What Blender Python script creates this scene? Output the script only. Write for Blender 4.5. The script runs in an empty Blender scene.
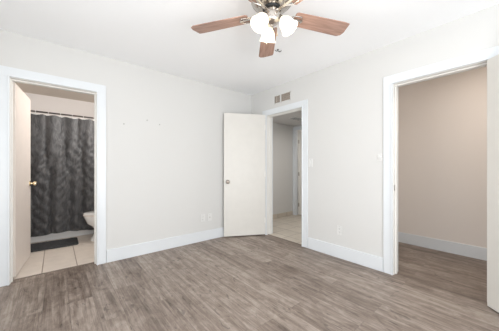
import bpy, bmesh, math, random
from mathutils import Vector, Matrix
random.seed(4)
PI = math.pi
R = math.radians
SC = bpy.context.scene
COL = SC.collection

# ------------------------------------------------------------------ camera
cam_d = bpy.data.cameras.new('camera')
cam_d.lens = 232.0 / 499.0 * 36.0
cam_d.sensor_width = 36.0
cam_d.shift_y = 0.005
cam_d.clip_start = 0.02
cam = bpy.data.objects.new('camera', cam_d)
COL.objects.link(cam)
cam.location = (-2.726, -3.206, 1.124)
cam.rotation_euler = (R(90), 0, R(-39.9))
SC.camera = cam

# ------------------------------------------------------------------ exposure
SC.view_settings.view_transform = 'Standard'
SC.view_settings.look = 'None'
SC.view_settings.exposure = 0.0
SC.view_settings.gamma = 1.0
SC.view_settings.use_curve_mapping = False

# ------------------------------------------------------------------ world
W = bpy.data.worlds.new('world')
SC.world = W
W.use_nodes = True
W.node_tree.nodes['Background'].inputs[0].default_value = (0.75, 0.86, 1.0, 1)
W.node_tree.nodes['Background'].inputs[1].default_value = 1.2


def area(name, loc, aim, sx, sy, power, colr, spread=180):
    d = bpy.data.lights.new(name, 'AREA')
    d.shape = 'RECTANGLE'
    d.size, d.size_y = sx, sy
    d.energy = power
    d.color = colr
    d.spread = R(spread)
    o = bpy.data.objects.new(name, d)
    COL.objects.link(o)
    o.location = loc
    o.rotation_euler = (Vector(aim) - Vector(loc)).to_track_quat('-Z', 'Y').to_euler()
    return o


def point(name, loc, power, colr, rad=0.05):
    d = bpy.data.lights.new(name, 'POINT')
    d.energy = power
    d.color = colr
    d.shadow_soft_size = rad
    o = bpy.data.objects.new(name, d)
    COL.objects.link(o)
    o.location = loc
    return o


DAY = (0.93, 0.97, 1.0)
WARM = (1.0, 0.80, 0.62)
# daylight through the two windows behind the camera
area('daylight_back', (-1.65, -4.27, 1.25), (-1.65, 0, 1.15), 2.3, 1.7, 12, DAY)
# uplight added at the same window to brighten the ceiling
area('ceiling_fill', (-2.15, -4.26, 0.95), (-2.1, -0.9, 2.5), 1.3, 1.1, 54, (1.0, 0.985, 0.96))
area('daylight_side', (-3.67, -2.6, 1.3), (0, -2.2, 1.2), 1.5, 1.7, 17, DAY)
area('side_ceiling_fill', (-3.66, -2.6, 1.0), (-1.9, -1.8, 2.5), 1.5, 1.0, 17, (1.0, 0.985, 0.96))  # second added uplight, aimed at the ceiling from the side window
# unseen lights added to brighten bathroom, hall, far room and closet
area('bathroom_fill', (-1.6, 0.55, 1.95), (-2.9, 1.3, 1.9), 0.5, 0.2, 23, (1.0, 0.97, 0.94))
area('hall_fill', (1.1, -0.75, 2.05), (1.1, -0.75, 0), 0.4, 0.4, 10, (1.0, 0.95, 0.90))
point('far_room_fill', (2.5, -0.1, 1.9), 9, (1.0, 0.93, 0.85), 0.12)  # added light behind the far hall doorway, no fixture built
area('closet_fill', (0.40, -3.1, 2.38), (0.55, -3.0, 0), 0.5, 0.5, 9, (1.0, 0.9, 0.8))  # added light out of view, lifts the closet walls


# ------------------------------------------------------------------ materials
def new_mat(name):
    m = bpy.data.materials.new(name)
    m.use_nodes = True
    nt = m.node_tree
    return m, nt, nt.nodes['Principled BSDF']


def N(nt, kind, **kw):
    n = nt.nodes.new(kind)
    for k, v in kw.items():
        setattr(n, k, v)
    return n


def plain(name, c, rough=0.5, metal=0.0, bump=0.0, bscale=60, var=0.0, **kw):
    m, nt, b = new_mat(name)
    b.inputs['Base Color'].default_value = (*c, 1)
    b.inputs['Roughness'].default_value = rough
    b.inputs['Metallic'].default_value = metal
    for k, v in kw.items():
        b.inputs[k.replace('_', ' ')].default_value = v
    tc = N(nt, 'ShaderNodeTexCoord')
    nz = N(nt, 'ShaderNodeTexNoise')
    nz.inputs['Scale'].default_value = bscale
    nz.inputs['Detail'].default_value = 3
    nt.links.new(tc.outputs['Object'], nz.inputs['Vector'])
    if bump > 0:
        bp = N(nt, 'ShaderNodeBump')
        bp.inputs['Strength'].default_value = bump
        bp.inputs['Distance'].default_value = 0.002
        nt.links.new(nz.outputs['Fac'], bp.inputs['Height'])
        nt.links.new(bp.outputs['Normal'], b.inputs['Normal'])
    if var > 0:
        n2 = N(nt, 'ShaderNodeTexNoise')
        n2.inputs['Scale'].default_value = bscale * 0.2
        nt.links.new(tc.outputs['Object'], n2.inputs['Vector'])
        cr = N(nt, 'ShaderNodeValToRGB')
        cr.color_ramp.elements[0].position = 0.3
        cr.color_ramp.elements[1].position = 0.7
        cr.color_ramp.elements[0].color = (*[x * (1 - var) for x in c], 1)
        cr.color_ramp.elements[1].color = (*[min(1, x * (1 + var)) for x in c], 1)
        nt.links.new(n2.outputs['Fac'], cr.inputs['Fac'])
        nt.links.new(cr.outputs['Color'], b.inputs['Base Color'])
    return m


M = {}
M['wall'] = plain('wall_paint', (0.69, 0.687, 0.672), 0.75, bump=0.25, bscale=110)
M['closet'] = plain('closet_paint', (0.81, 0.75, 0.70), 0.75, bump=0.25, bscale=110)
M['ceil'] = plain('ceiling_paint', (0.955, 0.965, 0.975), 0.85, bump=0.3, bscale=90)
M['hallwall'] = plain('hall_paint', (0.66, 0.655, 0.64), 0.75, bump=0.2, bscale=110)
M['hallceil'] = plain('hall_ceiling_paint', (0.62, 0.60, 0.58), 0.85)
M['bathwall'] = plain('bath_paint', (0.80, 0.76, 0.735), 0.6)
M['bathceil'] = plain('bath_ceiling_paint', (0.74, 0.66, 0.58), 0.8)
M['trim'] = plain('trim_gloss_white', (0.755, 0.785, 0.81), 0.35, var=0.01, bscale=20)
M['jamb'] = plain('jamb_paint', (0.80, 0.79, 0.76), 0.4)
M['door'] = plain('door_paint_cream', (0.725, 0.705, 0.662), 0.42, bump=0.05, bscale=40, var=0.015)
M['bathdoor'] = plain('door_paint_warm', (0.77, 0.70, 0.645), 0.42, bump=0.05, bscale=40, var=0.02)
M['nickel'] = plain('brushed_nickel', (0.54, 0.50, 0.46), 0.26, 1.0)
M['satin'] = plain('satin_nickel', (0.36, 0.32, 0.28), 0.38, 0.9)
M['brass'] = plain('brass', (0.90, 0.78, 0.55), 0.22, 1.0)
M['hinge'] = plain('aged_hinge_metal', (0.42, 0.39, 0.36), 0.4, 0.9)
M['dark'] = plain('dark_gap', (0.02, 0.02, 0.02), 0.6)
M['plastic'] = plain('white_plastic', (0.755, 0.755, 0.74), 0.35)
M['slot'] = plain('slot_grey', (0.25, 0.25, 0.25), 0.6)
M['vent'] = plain('vent_enamel', (0.60, 0.54, 0.475), 0.5)
M['ventback'] = plain('vent_duct', (0.33, 0.28, 0.24), 0.8)
M['porcelain'] = plain('porcelain', (0.86, 0.85, 0.83), 0.12, Coat_Weight=0.4)
M['seat'] = plain('toilet_seat', (0.86, 0.80, 0.74), 0.25)
M['tub'] = plain('tub_enamel', (0.84, 0.83, 0.82), 0.18, Coat_Weight=0.3)
M['rod'] = plain('rod_bronze', (0.07, 0.06, 0.055), 0.4, 0.2)
M['ring'] = plain('ring_white', (0.85, 0.84, 0.82), 0.3)
M['hook'] = plain('hook_black', (0.06, 0.055, 0.05), 0.4, 0.6)
M['nail'] = plain('nail_patch', (0.48, 0.48, 0.46), 0.6)
M['transition'] = plain('transition_strip', (0.22, 0.18, 0.15), 0.5, var=0.15, bscale=60)
M['vinyl'] = plain('window_vinyl', (0.85, 0.85, 0.85), 0.4)
M['chain'] = plain('chain_metal', (0.55, 0.48, 0.38), 0.3, 1.0)


def mat_floor():
    m, nt, b = new_mat('laminate_planks')
    L = nt.links.new
    tc = N(nt, 'ShaderNodeTexCoord')
    mp = N(nt, 'ShaderNodeMapping')
    mp.inputs['Rotation'].default_value = (0, 0, R(90))
    L(tc.outputs['Object'], mp.inputs['Vector'])
    br = N(nt, 'ShaderNodeTexBrick')
    br.offset = 0.37
    br.inputs['Color1'].default_value = (0, 0, 0, 1)
    br.inputs['Color2'].default_value = (1, 1, 1, 1)
    br.inputs['Mortar'].default_value = (0.5, 0.5, 0.5, 1)
    br.inputs['Scale'].default_value = 1
    br.inputs['Mortar Size'].default_value = 0.0012
    br.inputs['Mortar Smooth'].default_value = 0.2
    br.inputs['Brick Width'].default_value = 1.22
    br.inputs['Row Height'].default_value = 0.165
    L(mp.outputs['Vector'], br.inputs['Vector'])
    wv = N(nt, 'ShaderNodeMath', operation='MULTIPLY')
    wv.inputs[1].default_value = 23.0
    L(br.outputs['Color'], wv.inputs[0])

    def grain(sx, sy, detail, dist):
        mg = N(nt, 'ShaderNodeMapping')
        mg.inputs['Scale'].default_value = (sx, sy, 1)
        L(tc.outputs['Object'], mg.inputs['Vector'])
        nz = N(nt, 'ShaderNodeTexNoise', noise_dimensions='4D')
        nz.inputs['Scale'].default_value = 1
        nz.inputs['Detail'].default_value = detail
        nz.inputs['Roughness'].default_value = 0.74
        nz.inputs['Distortion'].default_value = dist
        L(mg.outputs['Vector'], nz.inputs['Vector'])
        L(wv.outputs[0], nz.inputs['W'])
        return nz.outputs['Fac']
    g1 = grain(24, 1.1, 6, 0.8)
    g2 = grain(95, 3.5, 5, 0.4)
    g3 = grain(10, 4.5, 9, 1.0)
    a = N(nt, 'ShaderNodeMath', operation='MULTIPLY_ADD')
    L(g1, a.inputs[0]); a.inputs[1].default_value = 0.42
    m2 = N(nt, 'ShaderNodeMath', operation='MULTIPLY'); L(g2, m2.inputs[0]); m2.inputs[1].default_value = 0.25
    L(m2.outputs[0], a.inputs[2])
    a2 = N(nt, 'ShaderNodeMath', operation='MULTIPLY_ADD')
    L(g3, a2.inputs[0]); a2.inputs[1].default_value = 0.42; L(a.outputs[0], a2.inputs[2])
    a3 = N(nt, 'ShaderNodeMath', operation='MULTIPLY_ADD')
    L(br.outputs['Color'], a3.inputs[0]); a3.inputs[1].default_value = 0.07; L(a2.outputs[0], a3.inputs[2])
    cr = N(nt, 'ShaderNodeValToRGB')
    e = cr.color_ramp.elements
    e[0].position = 0.43; e[0].color = (0.085, 0.063, 0.052, 1)
    e[1].position = 0.675; e[1].color = (0.40, 0.338, 0.29, 1)
    x = e.new(0.515); x.color = (0.175, 0.135, 0.110, 1)
    x = e.new(0.588); x.color = (0.265, 0.213, 0.178, 1)
    L(a3.outputs[0], cr.inputs['Fac'])
    # small dark knots
    mk = N(nt, 'ShaderNodeMapping')
    mk.inputs['Scale'].default_value = (20, 7, 1)
    L(tc.outputs['Object'], mk.inputs['Vector'])
    nk = N(nt, 'ShaderNodeTexNoise'); nk.inputs['Scale'].default_value = 1; nk.inputs['Detail'].default_value = 6
    nk.inputs['Distortion'].default_value = 1.5
    L(mk.outputs['Vector'], nk.inputs['Vector'])
    kr = N(nt, 'ShaderNodeMapRange'); kr.inputs[1].default_value = 0.61; kr.inputs[2].default_value = 0.70
    kr.inputs[3].default_value = 1.0; kr.inputs[4].default_value = 0.58
    L(nk.outputs['Fac'], kr.inputs[0])
    mort = N(nt, 'ShaderNodeMapRange'); mort.inputs[3].default_value = 1.0; mort.inputs[4].default_value = 0.62
    L(br.outputs['Fac'], mort.inputs[0])
    mm = N(nt, 'ShaderNodeMath', operation='MULTIPLY')
    L(kr.outputs[0], mm.inputs[0]); L(mort.outputs[0], mm.inputs[1])
    mx = N(nt, 'ShaderNodeVectorMath', operation='SCALE')
    L(cr.outputs['Color'], mx.inputs[0]); L(mm.outputs[0], mx.inputs['Scale'])
    L(mx.outputs[0], b.inputs['Base Color'])
    rr = N(nt, 'ShaderNodeMapRange'); rr.inputs[3].default_value = 0.42; rr.inputs[4].default_value = 0.58
    L(g2, rr.inputs[0]); L(rr.outputs[0], b.inputs['Roughness'])
    bp = N(nt, 'ShaderNodeBump'); bp.inputs['Strength'].default_value = 0.18; bp.inputs['Distance'].default_value = 0.002
    L(a.outputs[0], bp.inputs['Height']); L(bp.outputs['Normal'], b.inputs['Normal'])
    return m


def mat_tile(name, base, grout, w, ox, oy, rh=None):
    m, nt, b = new_mat(name)
    L = nt.links.new
    tc = N(nt, 'ShaderNodeTexCoord')
    mp = N(nt, 'ShaderNodeMapping')
    mp.inputs['Location'].default_value = (ox, oy, 0)
    L(tc.outputs['Object'], mp.inputs['Vector'])
    br = N(nt, 'ShaderNodeTexBrick')
    br.offset = 0.0
    br.inputs['Scale'].default_value = 1
    br.inputs['Color1'].default_value = (*[x * 0.96 for x in base], 1)
    br.inputs['Color2'].default_value = (*[x * 1.04 for x in base], 1)
    br.inputs['Mortar'].default_value = (*grout, 1)
    br.inputs['Mortar Size'].default_value = 0.005
    br.inputs['Brick Width'].default_value = w
    br.inputs['Row Height'].default_value = rh or w
    L(mp.outputs['Vector'], br.inputs['Vector'])
    nz = N(nt, 'ShaderNodeTexNoise'); nz.inputs['Scale'].default_value = 9; nz.inputs['Detail'].default_value = 5
    L(tc.outputs['Object'], nz.inputs['Vector'])
    mr = N(nt, 'ShaderNodeMapRange'); mr.inputs[3].default_value = 0.86; mr.inputs[4].default_value = 1.12
    L(nz.outputs['Fac'], mr.inputs[0])
    sc = N(nt, 'ShaderNodeVectorMath', operation='SCALE')
    L(br.outputs['Color'], sc.inputs[0]); L(mr.outputs[0], sc.inputs['Scale'])
    L(sc.outputs[0], b.inputs['Base Color'])
    b.inputs['Roughness'].default_value = 0.4
    bp = N(nt, 'ShaderNodeBump', invert=True); bp.inputs['Strength'].default_value = 0.4; bp.inputs['Distance'].default_value = 0.003
    L(br.outputs['Fac'], bp.inputs['Height']); L(bp.outputs['Normal'], b.inputs['Normal'])
    return m


def mat_blade():
    m, nt, b = new_mat('fan_blade_oak')
    L = nt.links.new
    tc = N(nt, 'ShaderNodeTexCoord')
    mp = N(nt, 'ShaderNodeMapping'); mp.inputs['Scale'].default_value = (5, 55, 55)
    L(tc.outputs['Object'], mp.inputs['Vector'])
    nz = N(nt, 'ShaderNodeTexNoise'); nz.inputs['Scale'].default_value = 1; nz.inputs['Detail'].default_value = 4
    nz.inputs['Distortion'].default_value = 0.5
    L(mp.outputs['Vector'], nz.inputs['Vector'])
    cr = N(nt, 'ShaderNodeValToRGB')
    cr.color_ramp.elements[0].position = 0.3; cr.color_ramp.elements[0].color = (0.25, 0.145, 0.107, 1)
    cr.color_ramp.elements[1].position = 0.7; cr.color_ramp.elements[1].color = (0.45, 0.285, 0.225, 1)
    L(nz.outputs['Fac'], cr.inputs['Fac']); L(cr.outputs['Color'], b.inputs['Base Color'])
    b.inputs['Roughness'].default_value = 0.4
    return m


def mat_curtain():
    m, nt, b = new_mat('curtain_charcoal')
    L = nt.links.new
    tc = N(nt, 'ShaderNodeTexCoord')
    mp = N(nt, 'ShaderNodeMapping'); mp.inputs['Scale'].default_value = (9, 9, 3.2)
    mp.inputs['Rotation'].default_value = (0, 0.35, 0)
    L(tc.outputs['Object'], mp.inputs['Vector'])
    nz = N(nt, 'ShaderNodeTexNoise'); nz.inputs['Scale'].default_value = 2.2; nz.inputs['Detail'].default_value = 6
    nz.inputs['Distortion'].default_value = 1.4
    L(mp.outputs['Vector'], nz.inputs['Vector'])
    cr = N(nt, 'ShaderNodeValToRGB')
    cr.color_ramp.elements[0].position = 0.3; cr.color_ramp.elements[0].color = (0.022, 0.022, 0.024, 1)
    cr.color_ramp.elements[1].position = 0.75; cr.color_ramp.elements[1].color = (0.092, 0.090, 0.091, 1)
    L(nz.outputs['Fac'], cr.inputs['Fac']); L(cr.outputs['Color'], b.inputs['Base Color'])
    b.inputs['Roughness'].default_value = 0.55
    b.inputs['Sheen Weight'].default_value = 0.3
    bp = N(nt, 'ShaderNodeBump'); bp.inputs['Strength'].default_value = 0.7; bp.inputs['Distance'].default_value = 0.012
    L(nz.outputs['Fac'], bp.inputs['Height']); L(bp.outputs['Normal'], b.inputs['Normal'])
    return m


def mat_mat():
    m, nt, b = new_mat('bath_mat_pile')
    L = nt.links.new
    tc = N(nt, 'ShaderNodeTexCoord')
    vo = N(nt, 'ShaderNodeTexVoronoi'); vo.inputs['Scale'].default_value = 45
    L(tc.outputs['Object'], vo.inputs['Vector'])
    cr = N(nt, 'ShaderNodeValToRGB')
    cr.color_ramp.elements[0].color = (0.06, 0.062, 0.065, 1)
    cr.color_ramp.elements[1].color = (0.025, 0.026, 0.028, 1)
    L(vo.outputs['Distance'], cr.inputs['Fac']); L(cr.outputs['Color'], b.inputs['Base Color'])
    b.inputs['Roughness'].default_value = 0.95
    bp = N(nt, 'ShaderNodeBump', invert=True); bp.inputs['Strength'].default_value = 1; bp.inputs['Distance'].default_value = 0.01
    L(vo.outputs['Distance'], bp.inputs['Height']); L(bp.outputs['Normal'], b.inputs['Normal'])
    return m


def mat_emit(name, c, s, base=(0.9, 0.88, 0.82)):
    m, nt, b = new_mat(name)
    b.inputs['Base Color'].default_value = (*base, 1)
    b.inputs['Roughness'].default_value = 0.3
    b.inputs['Emission Color'].default_value = (*c, 1)
    b.inputs['Emission Strength'].default_value = s
    return m


M['floor'] = mat_floor()
M['bathtile'] = mat_tile('bath_floor_tile', (0.76, 0.685, 0.61), (0.36, 0.29, 0.24), 0.305, 2.838 + 0.305, -0.07, 0.915)
M['halltile'] = mat_tile('hall_floor_tile', (0.60, 0.54, 0.46), (0.34, 0.29, 0.25), 0.305, 0.1, 0.08)
M['blade'] = mat_blade()
M['curtain'] = mat_curtain()
M['matpile'] = mat_mat()
M['shade'] = mat_emit('frosted_lit_glass', (1.0, 0.86, 0.62), 0.8)
M['bulb'] = mat_emit('lit_bulb', (1.0, 0.86, 0.66), 6)


# ------------------------------------------------------------------ mesh helpers
def box(bm, x0, x1, y0, y1, z0, z1, bev=0.0):
    b2 = bmesh.new()
    bmesh.ops.create_cube(b2, size=1)
    bmesh.ops.scale(b2, vec=(x1 - x0, y1 - y0, z1 - z0), verts=b2.verts)
    bmesh.ops.translate(b2, vec=((x0 + x1) / 2, (y0 + y1) / 2, (z0 + z1) / 2), verts=b2.verts)
    if bev > 0:
        bmesh.ops.bevel(b2, geom=b2.edges[:], offset=bev, segments=2, affect='EDGES', profile=0.5)
    merge(bm, b2)


def merge(bm, b2, mtx=None):
    if mtx is not None:
        b2.transform(mtx)
    me = bpy.data.meshes.new('tmp')
    b2.to_mesh(me)
    b2.free()
    bm.from_mesh(me)
    bpy.data.meshes.remove(me)


def lathe(bm, prof, seg=24, mtx=None, sx=1, sy=1):
    b2 = bmesh.new()
    rings = []
    for r, z in prof:
        if r < 1e-6:
            rings.append([b2.verts.new((0, 0, z))])
        else:
            rings.append([b2.verts.new((r * sx * math.cos(2 * PI * i / seg), r * sy * math.sin(2 * PI * i / seg), z)) for i in range(seg)])
    for a, b in zip(rings, rings[1:]):
        for i in range(seg):
            j = (i + 1) % seg
            if len(a) == 1 and len(b) == 1:
                continue
            if len(a) == 1:
                b2.faces.new((a[0], b[i], b[j]))
            elif len(b) == 1:
                b2.faces.new((a[i], b[0], a[j]))
            else:
                b2.faces.new((a[i], b[i], b[j], a[j]))
    bmesh.ops.recalc_face_normals(b2, faces=b2.faces)
    merge(bm, b2, mtx)


def tube(bm, pts, r, seg=10):
    pts = [Vector(p) for p in pts]
    b2 = bmesh.new()
    rings = []
    for i, p in enumerate(pts):
        d = (pts[min(i + 1, len(pts) - 1)] - pts[max(i - 1, 0)]).normalized()
        q = d.to_track_quat('Z', 'Y')
        rr = r[i] if isinstance(r, (list, tuple)) else r
        rings.append([b2.verts.new(p + q @ Vector((rr * math.cos(2 * PI * k / seg), rr * math.sin(2 * PI * k / seg), 0))) for k in range(seg)])
    for a, b in zip(rings, rings[1:]):
        for k in range(seg):
            b2.faces.new((a[k], a[(k + 1) % seg], b[(k + 1) % seg], b[k]))
    b2.faces.new(rings[0][::-1])
    b2.faces.new(rings[-1])
    bmesh.ops.recalc_face_normals(b2, faces=b2.faces)
    merge(bm, b2)


def prism(bm, outline, z0, z1, bev=0.0, mtx=None):
    b2 = bmesh.new()
    lo = [b2.verts.new((x, y, z0)) for x, y in outline]
    hi = [b2.verts.new((x, y, z1)) for x, y in outline]
    n = len(outline)
    b2.faces.new(lo[::-1])
    b2.faces.new(hi)
    for i in range(n):
        b2.faces.new((lo[i], lo[(i + 1) % n], hi[(i + 1) % n], hi[i]))
    bmesh.ops.recalc_face_normals(b2, faces=b2.faces)
    if bev > 0:
        bmesh.ops.bevel(b2, geom=b2.edges[:], offset=bev, segments=2, affect='EDGES', profile=0.5)
    merge(bm, b2, mtx)


def obj(name, bm, mat, parent=None, smooth=False, loc=None, rot=None):
    me = bpy.data.meshes.new(name)
    bm.to_mesh(me)
    bm.free()
    me.materials.append(M[mat] if isinstance(mat, str) else mat)
    if smooth:
        for p in me.polygons:
            p.use_smooth = True
        try:
            me.set_sharp_from_angle(angle=R(38))
        except Exception:
            pass
    o = bpy.data.objects.new(name, me)
    COL.objects.link(o)
    if parent:
        o.parent = parent
    if loc:
        o.location = loc
    if rot:
        o.rotation_euler = rot
    return o


def tag(o, label=None, cat=None, group=None, kind=None):
    if label: o['label'] = label
    if cat: o['category'] = cat
    if group: o['group'] = group
    if kind: o['kind'] = kind
    return o


def empty(name, loc, rz=0.0):
    o = bpy.data.objects.new(name, None)
    o.empty_display_size = 0.1
    COL.objects.link(o)
    o.location = loc
    o.rotation_euler = (0, 0, rz)
    return o


def struct(name, boxes, mat, label, cat, parent=None, bev=0.0):
    bm = bmesh.new()
    for b in boxes:
        box(bm, *b, bev=bev)
    return tag(obj(name, bm, mat, parent), label, cat, None, 'structure')


# ------------------------------------------------------------------ the setting
CH = 2.44
T = 0.12
XL, YB = -3.70, -4.30                       # the far sides of the bedroom, behind the camera
BX0, BX1 = -3.08, -2.345                    # rough bathroom opening
EY0, EY1 = -1.153, -0.385                   # rough entry opening
CY0, CY1 = -3.02, -2.29                     # rough closet opening
HT = 2.015

struct('floor', [(XL, 0.0, YB, 0.0, -0.05, 0.0), (BX0, BX1, 0.0, 0.10, -0.05, 0.0), (0.0, 0.03, EY0, EY1, -0.05, 0.0),
                 (0.0, T, CY0, CY1, -0.05, 0.0), (T, 1.29, -3.9, -1.55, -0.05, 0.0)], 'floor',
       'grey brown wood look laminate plank floor of bedroom and closet', 'floor')
struct('floor_bathroom', [(-3.2, -1.45, T, 2.4, -0.05, -0.001), (BX0, BX1, 0.10, T, -0.05, -0.001)], 'bathtile',
       'beige square ceramic tile floor of the bathroom', 'floor')
struct('floor_hall', [(T, 3.2, -1.42, 0.41, -0.05, -0.001), (0.03, T, EY0, EY1, -0.05, -0.001)], 'halltile',
       'beige tile floor of the hallway beyond the open entry door', 'floor')
struct('ceiling', [(XL, 0.0, YB, 0.0, CH, CH + 0.05)], 'ceil', 'white painted bedroom ceiling', 'ceiling')
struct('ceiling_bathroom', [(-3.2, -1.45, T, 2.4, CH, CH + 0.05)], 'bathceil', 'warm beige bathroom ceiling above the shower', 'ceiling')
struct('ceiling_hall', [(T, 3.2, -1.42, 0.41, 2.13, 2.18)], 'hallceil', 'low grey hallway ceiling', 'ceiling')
struct('ceiling_closet', [(T, 1.29, -3.9, -1.55, CH, CH + 0.05)], 'closet', 'closet ceiling', 'ceiling')

struct('wall_left', [(XL, BX0, 0, T, 0, CH), (BX0, BX1, 0, T, HT, CH), (BX1, T, 0, T, 0, CH)], 'wall',
       'off-white painted bedroom wall with the bathroom doorway', 'wall')
struct('wall_right', [(0, T, EY1, 0, 0, CH), (0, T, EY0, EY1, HT, CH), (0, T, CY1, EY0, 0, CH), (0, T, CY0, CY1, HT, CH),
                      (0, T, YB, CY0, 0, CH)], 'wall', 'off-white bedroom wall with hallway and closet doorways', 'wall')
# wall behind the camera with its window, and the side wall with its window
wx0, wx1, wz0, wz1 = -2.85, -0.45, 0.35, 2.15
struct('wall_back', [(XL - T, wx0, YB - T, YB, 0, CH), (wx1, T, YB - T, YB, 0, CH), (wx0, wx1, YB - T, YB, 0, wz0),
                     (wx0, wx1, YB - T, YB, wz1, CH)], 'wall', 'bedroom wall behind the viewer', 'wall')
sy0, sy1, sz0, sz1 = -3.4, -1.8, 0.4, 2.15
struct('wall_side', [(XL - T, XL, YB, sy0, 0, CH), (XL - T, XL, sy1, T, 0, CH), (XL - T, XL, sy0, sy1, 0, sz0),
                     (XL - T, XL, sy0, sy1, sz1, CH)], 'wall', 'bedroom side wall left of the viewer', 'wall')
f = 0.05
struct('window_1', [(wx0, wx1, YB - 0.09, YB - 0.04, wz0, wz0 + f), (wx0, wx1, YB - 0.09, YB - 0.04, wz1 - f, wz1),
                    (wx0, wx0 + f, YB - 0.09, YB - 0.04, wz0 + f, wz1 - f), (wx1 - f, wx1, YB - 0.09, YB - 0.04, wz0 + f, wz1 - f)], 'vinyl',
       'white window frame behind the viewer', 'window')
struct('window_2', [(XL - 0.09, XL - 0.04, sy0, sy1, sz0, sz0 + f), (XL - 0.09, XL - 0.04, sy0, sy1, sz1 - f, sz1),
                    (XL - 0.09, XL - 0.04, sy0, sy0 + f, sz0 + f, sz1 - f), (XL - 0.09, XL - 0.04, sy1 - f, sy1, sz0 + f, sz1 - f)], 'vinyl',
       'white window frame in the side wall', 'window')

# bathroom shell
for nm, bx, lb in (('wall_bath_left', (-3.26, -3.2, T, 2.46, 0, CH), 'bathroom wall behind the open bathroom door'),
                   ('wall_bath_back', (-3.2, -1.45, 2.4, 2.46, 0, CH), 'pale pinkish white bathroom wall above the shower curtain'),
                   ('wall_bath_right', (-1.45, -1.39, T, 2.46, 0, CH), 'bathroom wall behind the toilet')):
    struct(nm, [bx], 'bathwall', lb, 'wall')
# closet shell
struct('wall_closet', [(1.29, 1.35, -3.96, -1.55, 0, CH), (T, 1.29, -3.96, -3.9, 0, CH), (T, 1.35, -1.55, -1.49, 0, CH)], 'closet',
       'plain beige closet walls', 'wall')
# hall shell (doorway in its far wall)
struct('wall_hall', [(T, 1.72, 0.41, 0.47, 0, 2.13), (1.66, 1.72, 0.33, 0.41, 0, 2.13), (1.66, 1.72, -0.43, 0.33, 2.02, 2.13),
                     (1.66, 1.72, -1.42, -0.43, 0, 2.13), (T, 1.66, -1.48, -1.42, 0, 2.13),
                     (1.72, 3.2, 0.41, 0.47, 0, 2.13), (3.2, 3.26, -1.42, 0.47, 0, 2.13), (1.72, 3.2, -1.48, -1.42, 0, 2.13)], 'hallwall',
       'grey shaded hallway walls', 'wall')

# baseboards
BH, BT = 0.152, 0.016


def baseboard(name, segs, label, mat='trim'):
    bm = bmesh.new()
    for x0, x1, y0, y1 in segs:
        box(bm, x0, x1, y0, y1, 0.0, BH, bev=0.003)
    return tag(obj(name, bm, mat), label, 'baseboard', None, 'structure')


baseboard('baseboard_left', [(-2.262, 0, -BT, 0), (XL, -3.165, -BT, 0)], 'tall white baseboard along the wall with the bathroom doorway')
baseboard('baseboard_right', [(-BT, 0, -2.208, -1.235), (-BT, 0, -0.305, -BT), (-BT, 0, YB, -3.12)],
          'tall white baseboard between the hallway and closet doorways')
baseboard('baseboard_closet', [(1.29 - BT, 1.29, -3.9, -1.55), (T, 1.29 - BT, -1.55 - BT, -1.55), (T, 1.29 - BT, -3.9, -3.9 + BT)],
          'white baseboard at the foot of the closet back wall')
bm = bmesh.new()
box(bm, T, 1.64, 0.398, 0.41, 0, 0.09, bev=0.002)
box(bm, 1.648, 1.66, -1.42, -0.53, 0, 0.09, bev=0.002)
tag(obj('baseboard_hall', bm, 'halltile'), 'low beige tile skirting at the foot of the hallway wall', 'baseboard', None, 'structure')


# door casings (trim): origin at floor, local x along the wall, local y into the wall, negative y = room side
def casing(name, loc, rz, w, h, depth, label, cw=0.092, stop_y=0.045, both=True, gap=0.0):
    """w, h: clear opening; the jamb lines the opening."""
    root = empty(name, loc, rz)
    tag(root, label, 'door trim', None, 'structure')
    jt = 0.018
    for sgn in (0, 1):
        bm = bmesh.new()
        if sgn == 0:
            box(bm, -cw - 0.004, -0.004, -0.015, 0, 0, h + 0.004, bev=0.002)
            box(bm, -0.018, -0.004, -0.025, -0.013, 0, h + 0.004, bev=0.002)
        else:
            box(bm, w + 0.004, w + cw + 0.004, -0.015, 0, 0, h + 0.004, bev=0.002)
            box(bm, w + 0.004, w + 0.018, -0.025, -0.013, 0, h + 0.004, bev=0.002)
        obj('side_casing', bm, 'trim', root)
    bm = bmesh.new()
    box(bm, -cw - 0.004, w + cw + 0.004, -0.015, 0, h + 0.004, h + 0.004 + cw, bev=0.002)
    box(bm, -0.018, w + 0.018, -0.025, -0.013, h + 0.004, h + 0.018, bev=0.002)
    obj('head_casing', bm, 'trim', root)
    if both:
        bm = bmesh.new()
        box(bm, -cw, 0, depth, depth + 0.015, 0, h)
        box(bm, w, w + cw, depth, depth + 0.015, 0, h)
        box(bm, -cw, w + cw, depth, depth + 0.015, h, h + cw)
        obj('rear_casing', bm, 'trim', root)
    bm = bmesh.new()
    box(bm, -jt, 0, -0.001, depth + 0.001, 0, h)
    box(bm, w, w + jt, -0.001, depth + 0.001, 0, h)
    box(bm, -jt, w + jt, -0.001, depth + 0.001, h, h + jt)
    obj('jamb', bm, 'jamb', root)
    bm = bmesh.new()
    s0, s1 = stop_y, stop_y + 0.034
    box(bm, 0, 0.011, s0, s1, 0, h - 0.011)
    box(bm, w - 0.011, w, s0, s1, 0, h - 0.011)
    box(bm, 0, w, s0, s1, h - 0.011, h)
    obj('door_stop', bm, 'jamb', root)
    return root


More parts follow.
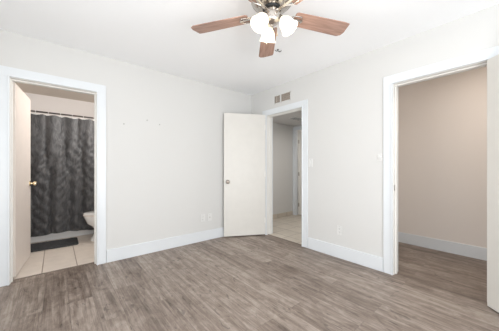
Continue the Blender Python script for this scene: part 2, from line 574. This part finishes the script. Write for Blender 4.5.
casing('trim_1', (-3.062, 0, 0), 0, 0.699, 2.0, T, 'white casing around the bathroom doorway', stop_y=0.045)
casing('trim_2', (0, -0.403, 0), R(-90), 0.73, 1.995, T, 'white casing around the open hallway doorway', stop_y=0.045)
t3 = casing('trim_3', (0, -2.308, 0), R(-90), 0.694, 2.005, T, 'white casing around the closet doorway', stop_y=0.045)
bm = bmesh.new()
box(bm, 0.0, 0.0015, 0.008, 0.034, 0.885, 0.945)
tag(obj('strike_plate', bm, 'hinge', t3), 'dull metal strike plate')
bm = bmesh.new()
for yy in (0.33 - 0.0, -0.43 - 0.075):
    box(bm, 1.645, 1.66, yy, yy + 0.075, 0, 2.02, bev=0.002)
box(bm, 1.645, 1.66, -0.505, 0.405, 2.02, 2.095, bev=0.002)
box(bm, 1.66, 1.72, 0.318, 0.33, 0, 2.02)
tag(obj('trim_4', bm, 'trim'), 'cream casing of the far doorway at the end of the hall', 'door trim', None, 'structure')
struct('trim_5', [(-3.062, -2.363, 0.085, 0.105, 0, 0.004)], 'transition', 'thin dark transition strip between laminate and bathroom tile', 'trim')
struct('trim_6', [(0.018, 0.04, -1.133, -0.403, 0, 0.004)], 'transition', 'thin dark transition strip at the hallway doorway', 'trim')


# ------------------------------------------------------------------ doors
def knob(parent, x, z, yface, sgn, mat, label=None):
    """a door knob on a face with outward normal sgn*y"""
    bm = bmesh.new()
    prof = [(0, 0), (0.032, 0), (0.033, 0.004), (0.028, 0.009), (0.013, 0.012), (0.011, 0.030), (0.018, 0.036), (0.027, 0.045),
            (0.029, 0.055), (0.025, 0.064), (0.012, 0.069), (0, 0.070)]
    mt = Matrix.Translation((x, yface, z)) @ Matrix.Rotation(R(-90) * sgn, 4, 'X')
    lathe(bm, prof, 20, mt)
    return obj('door_knob', bm, mat, parent, True)


def hinge(parent, z, x=0.0, y=0.0, mat='hinge'):
    bm = bmesh.new()
    tube(bm, [(x, y, z - 0.045), (x, y, z + 0.045)], 0.006, 8)
    box(bm, x, x + 0.022, y - 0.002, y + 0.002, z - 0.043, z + 0.043)
    return obj('hinge', bm, mat, parent, True)


def door(name, loc, rz, w, z0, z1, mat, knobmat, label, th=0.035, hy=0.0, facey=(0.0, 0.035)):
    """leaf from local x=0 (hinge) to x=w, thickness in local y"""
    root = empty(name, loc, rz)
    kz = 0.93 if name == 'door_1' else 0.90
    tag(root, label, 'door', None, 'structure')
    bm = bmesh.new()
    box(bm, 0.006, w, facey[0], facey[1], z0, z1, bev=0.002)
    obj('door_leaf', bm, mat, root)
    knob(root, w - 0.06, kz, facey[0], -1, knobmat)
    knob(root, w - 0.06, kz, facey[1], 1, knobmat)
    bm = bmesh.new()
    ym = (facey[0] + facey[1]) / 2
    box(bm, w - 0.001, w + 0.0015, ym - 0.012, ym + 0.012, kz - 0.03, kz + 0.03)
    tube(bm, [(w, ym, kz), (w + 0.009, ym, kz)], 0.007, 8)
    obj('latch', bm, knobmat, root)
    for z in (0.25, 1.02, 1.80):
        hinge(root, z, 0.0, hy, 'jamb' if name == 'door_2' else 'hinge')
    return root


# bathroom door: hinged on the left jamb on the bathroom side, swung in
ang = math.atan2(0.845 - 0.135, -2.965 + 3.035)
door('door_1', (-3.040, 0.128, 0), ang, 0.722, 0.014, 1.99, 'bathdoor', 'brass',
     'warm cream flat bathroom door with brass knob, swung into the bathroom', facey=(-0.0, 0.035), hy=0.035)
# entry door: hinged on the corner-side jamb, swung into the bedroom against the wall
a2 = math.atan2(0.336, -0.633)
door('door_2', (-0.024, -0.398, 0), a2, 0.70, 0.014, 2.016, 'door', 'satin',
     'flat off-white bedroom door with satin nickel knob, standing open near the corner', facey=(-0.035, 0.0), hy=0.0)
# closet door: hinged on the right jamb, swung out into the bedroom
a3 = math.atan2(-0.055, -0.055)
door('door_3', (-0.026, -3.020, 0), a3, 0.66, 0.014, 1.995, 'door', 'nickel',
     'cream closet door swung out at the right edge of the view', facey=(-0.035, 0.0), hy=-0.0)

# far hall door with panels, ajar behind the far doorway
root = empty('door_4', (1.725, 0.31, 0), R(-35))
tag(root, 'pale panelled door standing ajar at the far end of the hallway', 'door', None, 'structure')
bm = bmesh.new()
box(bm, 0.0, 0.70, -0.035, 0.0, 0.012, 1.99, bev=0.002)
for (xa, xb) in ((0.11, 0.31), (0.39, 0.59)):
    for (za, zb) in ((0.22, 0.85), (1.0, 1.55), (1.65, 1.87)):
        for q in ((xa, xb, za, za + 0.02), (xa, xb, zb - 0.02, zb), (xa, xa + 0.02, za, zb), (xb - 0.02, xb, za, zb)):
            box(bm, q[0], q[1], -0.044, -0.034, q[2], q[3], bev=0.003)
obj('door_leaf', bm, 'door', root)
for z in (0.25, 0.98, 1.75):
    hinge(root, z, 0.0, -0.036)
knob(root, 0.64, 0.92, -0.035, -1, 'nickel')


# ------------------------------------------------------------------ ceiling fan
FC = Vector((-1.565, -2.062, 0))
fan = empty('ceiling_fan', (FC.x, FC.y, 2.44))
tag(fan, 'nickel ceiling fan with reddish wood blades and three lit frosted glass shades', 'ceiling fan')
ZB = 2.20 - 2.44
bm = bmesh.new()
lathe(bm, [(0, 0), (0.085, 0), (0.09, -0.012), (0.088, -0.05), (0.07, -0.062), (0, -0.062)], 40)
obj('canopy', bm, 'nickel', fan, True)
bm = bmesh.new()
lathe(bm, [(0, -0.06), (0.075, -0.06), (0.13, -0.075), (0.148, -0.10), (0.148, -0.145), (0.140, -0.165), (0.128, -0.172),
           (0.122, -0.182), (0.095, -0.196), (0.07, -0.205), (0, -0.205)], 48)
for k in range(18):
    a = 2 * PI * k / 18
    mt = Matrix.Rotation(a, 4, 'Z') @ Matrix.Translation((0.149, 0, -0.122))
    b2 = bmesh.new()
    bmesh.ops.create_cube(b2, size=1)
    bmesh.ops.scale(b2, vec=(0.006, 0.010, 0.034), verts=b2.verts)
    merge(bm, b2, mt)
obj('motor_housing', bm, 'nickel', fan, True)
bm = bmesh.new()
lathe(bm, [(0, -0.203), (0.060, -0.203), (0.066, -0.208), (0.062, -0.216), (0, -0.216)], 32)
obj('flywheel', bm, 'dark', fan, True)
bm = bmesh.new()
lathe(bm, [(0, -0.214), (0.05, -0.214), (0.056, -0.222), (0.056, -0.285), (0.048, -0.30), (0.03, -0.312), (0.012, -0.318), (0.010, -0.33), (0, -0.334)], 32)
obj('switch_housing', bm, 'nickel', fan, True)


def camdir(deg):
    """angle measured in the ground plane from the camera's right, counter-clockwise -> world angle"""
    return R(deg - 39.9)


for k in range(5):
    a = camdir(90 + 72 * k)
    root = obj('blade', (lambda b: (prism(b, [(0.168, -0.050), (0.18, -0.060), (0.57, -0.071), (0.608, -0.066), (0.624, 0.020), (0.616, 0.052), (0.590, 0.070), (0.18, 0.060), (0.168, 0.050)],
                                          -0.003, 0.003, bev=0.001), b)[1])(bmesh.new()), 'blade', fan)
    root.matrix_local = Matrix.Translation((0, 0, ZB)) @ Matrix.Rotation(a, 4, 'Z') @ Matrix.Rotation(R(-9), 4, 'X')
    bm = bmesh.new()
    prism(bm, [(0.060, -0.014), (0.125, -0.011), (0.170, -0.013), (0.235, -0.009), (0.24, 0.0), (0.235, 0.009),
               (0.170, 0.013), (0.125, 0.011), (0.060, 0.014)], -0.0085, -0.0035, bev=0.0012)
    tube(bm, [(0.13, 0.008, -0.008), (0.165, 0.034, -0.008), (0.215, 0.036, -0.008), (0.238, 0.0, -0.008), (0.215, -0.036, -0.008), (0.165, -0.034, -0.008), (0.13, -0.008, -0.008)], 0.0035, 6)
    for sx, sy in ((0.205, 0.036), (0.205, -0.036), (0.232, 0)):
        lathe(bm, [(0, -0.012), (0.005, -0.011), (0.006, -0.0085), (0, -0.0085)], 8, Matrix.Translation((sx, sy, 0)))
    o = obj('blade_iron', bm, 'nickel', root, True)

for k, deg in enumerate((100, 222, -19)):
    a = camdir(deg)
    d = Vector((math.cos(a), math.sin(a), 0))
    bm = bmesh.new()
    p0 = d * 0.040 + Vector((0, 0, -0.262))
    p1 = d * 0.058 + Vector((0, 0, -0.262))
    tilt = R(33)
    ax = d * math.sin(tilt) + Vector((0, 0, -math.cos(tilt)))
    p2 = p1 + ax * 0.045
    tube(bm, [p0, p1, p1 + ax * 0.015, p2], [0.009, 0.010, 0.012, 0.024], 12)
    arm = obj('light_arm', bm, 'nickel', fan, True)
    q = ax.to_track_quat('Z', 'Y').to_matrix().to_4x4()
    mt = Matrix.Translation(p1 + ax * 0.028) @ q
    bm = bmesh.new()
    outer = [(0.025, 0.0), (0.030, 0.012), (0.045, 0.028), (0.054, 0.050), (0.057, 0.075), (0.062, 0.095), (0.070, 0.110)]
    inner = [(r - 0.004, z) for r, z in outer][::-1]
    lathe(bm, outer + inner, 28, mt @ Matrix.Scale(0.88, 4))
    obj('lamp_shade', bm, 'shade', arm, True)
    bm = bmesh.new()
    lathe(bm, [(0, 0.012), (0.012, 0.014), (0.014, 0.03), (0.024, 0.05), (0.027, 0.065), (0.020, 0.082), (0, 0.09)], 16, mt @ Matrix.Scale(0.88, 4))
    obj('bulb', bm, 'bulb', arm, True)
    pw = FC + Vector((0, 0, 2.44)) + p1 + ax * 0.165
    point('fan_lamp_light', pw, 1.5, (1.0, 0.87, 0.72), 0.05)
for (dx, dy, ln) in ((-0.018, 0.035, 0.11), (0.03, -0.02, 0.06)):
    bm = bmesh.new()
    n = int(ln / 0.004)
    tube(bm, [(dx, dy, -0.31), (dx, dy, -0.31 - ln)], 0.0012, 6)
    lathe(bm, [(0, 0), (0.003, -0.002), (0.005, -0.014), (0.003, -0.022), (0, -0.024)], 8, Matrix.Translation((dx, dy, -0.31 - ln)))
    obj('pull_chain', bm, 'chain', fan, True)

# small dark hook screwed in the ceiling by the fan
bm = bmesh.new()
lathe(bm, [(0, 0), (0.010, 0), (0.010, -0.003), (0.004, -0.006), (0, -0.006)], 12)
tube(bm, [(0, 0, 0), (0, 0, -0.014), (0.014, 0.006, -0.024), (0.028, 0.010, -0.020), (0.036, 0.012, -0.010)], 0.0042, 8)
tube(bm, [(0, 0, -0.012), (-0.014, -0.008, -0.022), (-0.030, -0.012, -0.012)], 0.0042, 8)
tag(obj('ceiling_hook', bm, 'hook', None, True, (-0.832, -1.433, 2.44), (0, 0, R(-50))), 'tiny dark two-pronged hook screwed into the ceiling beside the fan', 'hook')

# ------------------------------------------------------------------ return-air vent above the hall doorway
vent = empty('wall_vent', (0, -0.748, 2.155))
tag(vent, 'taupe two-section air vent on the wall above the hallway doorway', 'air vent')
VW, VH = 0.345, 0.135
bm = bmesh.new()
box(bm, -0.003, -0.0005, -VW / 2 + 0.01, VW / 2 - 0.01, 0.008, VH - 0.008)
obj('duct_opening', bm, 'ventback', vent)
bm = bmesh.new()
for q in ((-VW / 2, VW / 2, 0, 0.011), (-VW / 2, VW / 2, VH - 0.011, VH), (-VW / 2, -VW / 2 + 0.011, 0, VH), (VW / 2 - 0.011, VW / 2, 0, VH)):
    box(bm, -0.008, -0.0005, q[0], q[1], q[2], q[3], bev=0.001)
box(bm, -0.010, -0.0005, 0.018, 0.040, 0, VH, bev=0.001)
obj('frame', bm, M['wall'], vent)
for (ya, yb, nm) in ((-VW / 2 + 0.011, 0.018, 11), (0.040, VW / 2 - 0.011, 11)):
    bm = bmesh.new()
    for i in range(nm):
        z = 0.016 + i * (VH - 0.032) / (nm - 1)
        b2 = bmesh.new()
        bmesh.ops.create_cube(b2, size=1)
        bmesh.ops.scale(b2, vec=(0.008, yb - ya, 0.0015), verts=b2.verts)
        merge(bm, b2, Matrix.Translation((-0.006, (ya + yb) / 2, z)) @ Matrix.Rotation(R(-35), 4, 'Y'))
    obj('louver', bm, 'vent', vent)
bm = bmesh.new()
box(bm, -0.013, -0.009, 0.108, 0.114, 0.02, VH - 0.02)
obj('lever', bm, 'vent', vent)


# ------------------------------------------------------------------ switches and outlets
def wall_plate(name, loc, rz, w, h, label, cat, kind):
    root = empty(name, loc, rz)
    tag(root, label, cat)
    bm = bmesh.new()
    box(bm, -w / 2, w / 2, -0.006, -0.0005, -h / 2, h / 2, bev=0.002)
    obj('cover_plate', bm, 'plastic', root)
    if kind == 'outlet':
        for z in (-0.02, 0.02):
            bm = bmesh.new()
            box(bm, -0.016, 0.016, -0.0085, -0.005, z - 0.013, z + 0.013, bev=0.003)
            s = obj('socket', bm, 'plastic', root)
            bm = bmesh.new()
            box(bm, -0.008, -0.005, -0.0092, -0.0083, z - 0.003, z + 0.006)
            box(bm, 0.005, 0.008, -0.0092, -0.0083, z - 0.003, z + 0.006)
            box(bm, -0.002, 0.002, -0.0092, -0.0083, z - 0.010, z - 0.006)
            obj('slots', bm, 'slot', s)
    elif kind == 'switch':
        bm = bmesh.new()
        box(bm, -0.006, 0.006, -0.016, -0.005, -0.004, 0.012, bev=0.002)
        obj('toggle', bm, 'plastic', root)
    elif kind == 'jack':
        bm = bmesh.new()
        lathe(bm, [(0, 0), (0.007, 0), (0.007, 0.004), (0.004, 0.005), (0.004, 0.012), (0, 0.012)], 12,
              Matrix.Translation((0, -0.006, 0)) @ Matrix.Rotation(R(90), 4, 'X'))
        obj('jack', bm, 'nickel', root)
    for z in (-h / 2 + 0.012, h / 2 - 0.012):
        bm = bmesh.new()
        lathe(bm, [(0, 0), (0.003, 0), (0.002, 0.0015), (0, 0.0015)], 8, Matrix.Translation((0, -0.006, z)) @ Matrix.Rotation(R(90), 4, 'X'))
        obj('screw', bm, 'slot', root)
    return root


wall_plate('power_outlet', (-0.985, 0, 0.355), 0, 0.07, 0.115, 'white power outlet low on the bathroom-doorway wall, left one of the pair', 'outlet', 'outlet')
wall_plate('cable_outlet', (-0.865, 0, 0.350), 0, 0.07, 0.115, 'white cable jack plate beside the power outlet, nearer the open bedroom door', 'outlet', 'jack')
wall_plate('power_outlet', (0, -1.705, 0.345), R(-90), 0.07, 0.115, 'white power outlet low on the wall between hallway and closet doorways', 'outlet', 'outlet')
wall_plate('light_switch', (0, -1.275, 1.195), R(-90), 0.07, 0.115, 'white toggle light switch beside the hallway doorway casing', 'light switch', 'switch')
# round dimmer knob near the closet
root = empty('dimmer_switch', (0, -2.172, 1.24), R(-90))
tag(root, 'small round white dimmer knob left of the closet casing', 'light switch')
bm = bmesh.new()
box(bm, -0.024, 0.024, -0.005, -0.0005, -0.04, 0.04, bev=0.002)
obj('cover_plate', bm, 'plastic', root)
bm = bmesh.new()
lathe(bm, [(0, 0), (0.019, 0), (0.018, 0.012), (0.014, 0.016), (0, 0.016)], 20, Matrix.Translation((0, -0.005, 0)) @ Matrix.Rotation(R(90), 4, 'X'))
obj('dial', bm, 'plastic', root, True)

# screws left in the wall
for (x, z, lab) in ((-2.075, 1.672, 'tiny grey wall anchor nearest the bathroom doorway, leftmost of three'),
                    (-1.80, 1.752, 'tiny grey wall anchor in the middle of the bare wall, highest of three'),
                    (-1.64, 1.715, 'tiny grey wall anchor nearest the bedroom door, rightmost of three')):
    bm = bmesh.new()
    lathe(bm, [(0, 0), (0.009, 0), (0.008, 0.003), (0.003, 0.004), (0.002, 0.009), (0, 0.009)], 12, Matrix.Rotation(R(90), 4, 'X'))
    tag(obj('wall_anchor', bm, 'nail', None, True, (x, -0.0005, z)), lab, 'wall anchor', 'wall anchors on the bare wall')

# hall ceiling register
bm = bmesh.new()
box(bm, 0.88, 1.22, -0.30, -0.12, 2.122, 2.13, bev=0.002)
hv = tag(obj('ceiling_vent', bm, 'plastic'), 'small pale air register in the hallway ceiling', 'air vent')
bm = bmesh.new()
for i in range(6):
    box(bm, 0.90, 1.20, -0.285 + i * 0.028, -0.275 + i * 0.028, 2.119, 2.1225)
obj('louver', bm, 'slot', hv)

# ------------------------------------------------------------------ bathroom contents
# bathtub
tub = empty('bathtub', (-2.35, 1.96, 0))
tag(tub, 'white bathtub behind the dark shower curtain', 'bathtub')
TX0, TX1, TY0, TY1, TZ = -0.84, 0.89, -0.40, 0.425, 0.42
bm = bmesh.new()


def rrect(hx, hy, r, n=6, cx=0, cy=0):
    out = []
    for (sx, sy, a0) in ((1, 1, 0), (-1, 1, 90), (-1, -1, 180), (1, -1, 270)):
        for i in range(n + 1):
            a = R(a0 + 90 * i / n)
            out.append((cx + sx * (hx - r) + r * math.cos(a), cy + sy * (hy - r) + r * math.sin(a)))
    return out


cx, cy = (TX0 + TX1) / 2, (TY0 + TY1) / 2
hx, hy = (TX1 - TX0) / 2, (TY1 - TY0) / 2
loops = [(rrect(hx, hy, 0.02, 6, cx, cy), 0.0), (rrect(hx, hy, 0.02, 6, cx, cy), TZ - 0.02), (rrect(hx - 0.008, hy - 0.008, 0.02, 6, cx, cy), TZ),
         (rrect(hx - 0.07, hy - 0.07, 0.12, 6, cx, cy), TZ), (rrect(hx - 0.09, hy - 0.085, 0.12, 6, cx, cy), TZ - 0.03),
         (rrect(hx - 0.16, hy - 0.13, 0.12, 6, cx, cy), 0.12), (rrect(hx - 0.22, hy - 0.18, 0.10, 6, cx, cy), 0.08)]
prev = None
for pts, z in loops:
    cur = [bm.verts.new((x, y, z)) for x, y in pts]
    if prev:
        for i in range(len(cur)):
            j = (i + 1) % len(cur)
            bm.faces.new((prev[i], prev[j], cur[j], cur[i]))
    prev = cur
bm.faces.new(prev)
bmesh.ops.recalc_face_normals(bm, faces=bm.faces)
obj('basin', bm, 'tub', tub, True)

# curtain rod
bm = bmesh.new()
tube(bm, [(-3.185, 1.49, 1.968), (-1.465, 1.49, 1.968)], 0.0125, 14)
rod = tag(obj('curtain_rod', bm, 'rod', None, True), 'dark metal shower curtain rod across the bathroom', 'curtain rod')
for x, s in ((-3.2, 1), (-1.45, -1)):
    bm = bmesh.new()
    lathe(bm, [(0, 0.001), (0.03, 0.001), (0.03, 0.008), (0.016, 0.014), (0, 0.014)], 20, Matrix.Translation((x, 1.49, 1.968)) @ Matrix.Rotation(R(90) * s, 4, 'Y'))
    obj('flange', bm, 'rod', rod, True)


# shower curtain: gathered cloth with folds and soft diagonal creases
def cloth(x0, x1, nx, nz, ztop, zbot, y0, amp, seed, scal, thick):
    rnd = random.Random(seed)
    ph = [rnd.uniform(0, 6.28) for _ in range(6)]
    bm = bmesh.new()
    rows = []
    for j in range(nz + 1):
        v = j / nz
        row = []
        for i in range(nx + 1):
            u = x0 + (x1 - x0) * i / nx
            zt = ztop - scal * (math.sin((u - x0) / 0.145 * PI) ** 2)
            zb = zbot + 0.012 * math.sin(u * 9 + ph[5])
            z = zt + (zb - zt) * v
            am = amp * (0.55 + 0.6 * min(1, v * 1.6))
            warp = 0.05 * math.sin(v * 2.2 + ph[0]) + 0.02 * math.sin(v * 7 + u * 2)
            y = am * (math.sin((u + warp) * 30 + ph[1]) * 0.6 + math.sin((u + warp * 1.5) * 13 + ph[2]) * 0.55 + 0.25 * math.sin((u - warp) * 53 + ph[3]))
            y += 1.7 * (0.0028 * math.sin(z * 34 + u * 40 + 2 * math.sin(u * 7 + z * 3)) + 0.0022 * math.sin(z * 57 - u * 61 + ph[4] + 2 * math.sin(z * 5))) * min(1, v * 3)
            xx = u + 0.012 * math.cos((u + warp) * 30 + ph[1])
            row.append(bm.verts.new((xx, y0 + y, z)))
        rows.append(row)
    for a, b in zip(rows, rows[1:]):
        for i in range(nx):
            bm.faces.new((a[i], a[i + 1], b[i + 1], b[i]))
    bmesh.ops.recalc_face_normals(bm, faces=bm.faces)
    bmesh.ops.solidify(bm, geom=bm.faces[:], thickness=thick)
    return bm


cur = obj('shower_curtain', cloth(-3.17, -1.50, 340, 120, 1.928, 0.115, 1.444, 0.036, 3, 0.016, 0.002), 'curtain', None, True)
tag(cur, 'wrinkled charcoal shower curtain hanging from the rod', 'shower curtain')
obj('liner', cloth(-3.17, -1.50, 200, 30, 1.940, 0.30, 1.506, 0.004, 9, 0.006, 0.001), 'ring', cur, True)
for k in range(12):
    x = -3.10 + k * 0.145
    bm = bmesh.new()
    pts = [(x, 1.49 + 0.019 * math.cos(t), 1.955 + 0.030 * math.sin(t)) for t in [2 * PI * i / 18 for i in range(19)]]
    tube(bm, pts, 0.003, 6)
    obj('curtain_ring', bm, 'ring', cur, True)

# bath mat
bm = bmesh.new()
prism(bm, rrect(0.30, 0.20, 0.04), 0.0, 0.022, bev=0.006)
m_ = obj('bath_mat', bm, 'matpile', None, True, (-2.762, 1.215, 0.0))
m_.rotation_euler = (0, 0, R(-1))
tag(m_, 'dark charcoal bath mat on the tiles in front of the tub', 'bath mat')

# toilet facing the left: local +x is the front
toi = empty('toilet', (-2.05, 1.12, 0), R(180))
tag(toi, 'white toilet with cream seat, partly behind the doorway casing', 'toilet')
bm = bmesh.new()
loops = []
for (z, x0, x1, hw) in ((0.0, -0.22, 0.262, 0.115), (0.03, -0.22, 0.255, 0.11), (0.10, -0.21, 0.215, 0.095), (0.18, -0.20, 0.215, 0.10), (0.225, -0.20, 0.245, 0.12),
                        (0.27, -0.20, 0.305, 0.15), (0.33, -0.20, 0.325, 0.178), (0.375, -0.20, 0.345, 0.186), (0.39, -0.20, 0.345, 0.186)):
    c = (x0 + x1) / 2
    h_ = (x1 - x0) / 2
    ring = []
    for i in range(36):
        a = 2 * PI * i / 36
        ca, sa = math.cos(a), math.sin(a)
        e = 0.85 if ca > 0 else 0.6
        ring.append(bm.verts.new((c + h_ * math.copysign(abs(ca) ** e, ca), hw * math.copysign(abs(sa) ** 0.9, sa), z)))
    loops.append(ring)
for a, b in zip(loops, loops[1:]):
    for i in range(36):
        bm.faces.new((a[i], a[(i + 1) % 36], b[(i + 1) % 36], b[i]))
bm.faces.new(loops[0][::-1])
bm.faces.new(loops[-1])
bmesh.ops.recalc_face_normals(bm, faces=bm.faces)
obj('bowl', bm, 'porcelain', toi, True)


def oval(x0, x1, hw, n=36):
    c, h_ = (x0 + x1) / 2, (x1 - x0) / 2
    return [(c + h_ * math.cos(2 * PI * i / n), hw * math.sin(2 * PI * i / n)) for i in range(n)]


bm = bmesh.new()
prism(bm, oval(-0.16, 0.355, 0.19), 0.391, 0.411, bev=0.005)
obj('seat', bm, 'seat', toi, True)
bm = bmesh.new()
prism(bm, oval(-0.17, 0.350, 0.187), 0.412, 0.432, bev=0.007)
obj('lid', bm, 'porcelain', toi, True)
bm = bmesh.new()
box(bm, -0.40, -0.20, -0.22, 0.22, 0.36, 0.74, bev=0.02)
obj('tank', bm, 'porcelain', toi, True)
bm = bmesh.new()
box(bm, -0.41, -0.19, -0.23, 0.23, 0.742, 0.775, bev=0.01)
obj('tank_lid', bm, 'porcelain', toi, True)
bm = bmesh.new()
tube(bm, [(-0.198, 0.16, 0.69), (-0.18, 0.16, 0.69), (-0.175, 0.10, 0.685)], 0.007, 8)
obj('flush_lever', bm, 'nickel', toi, True)
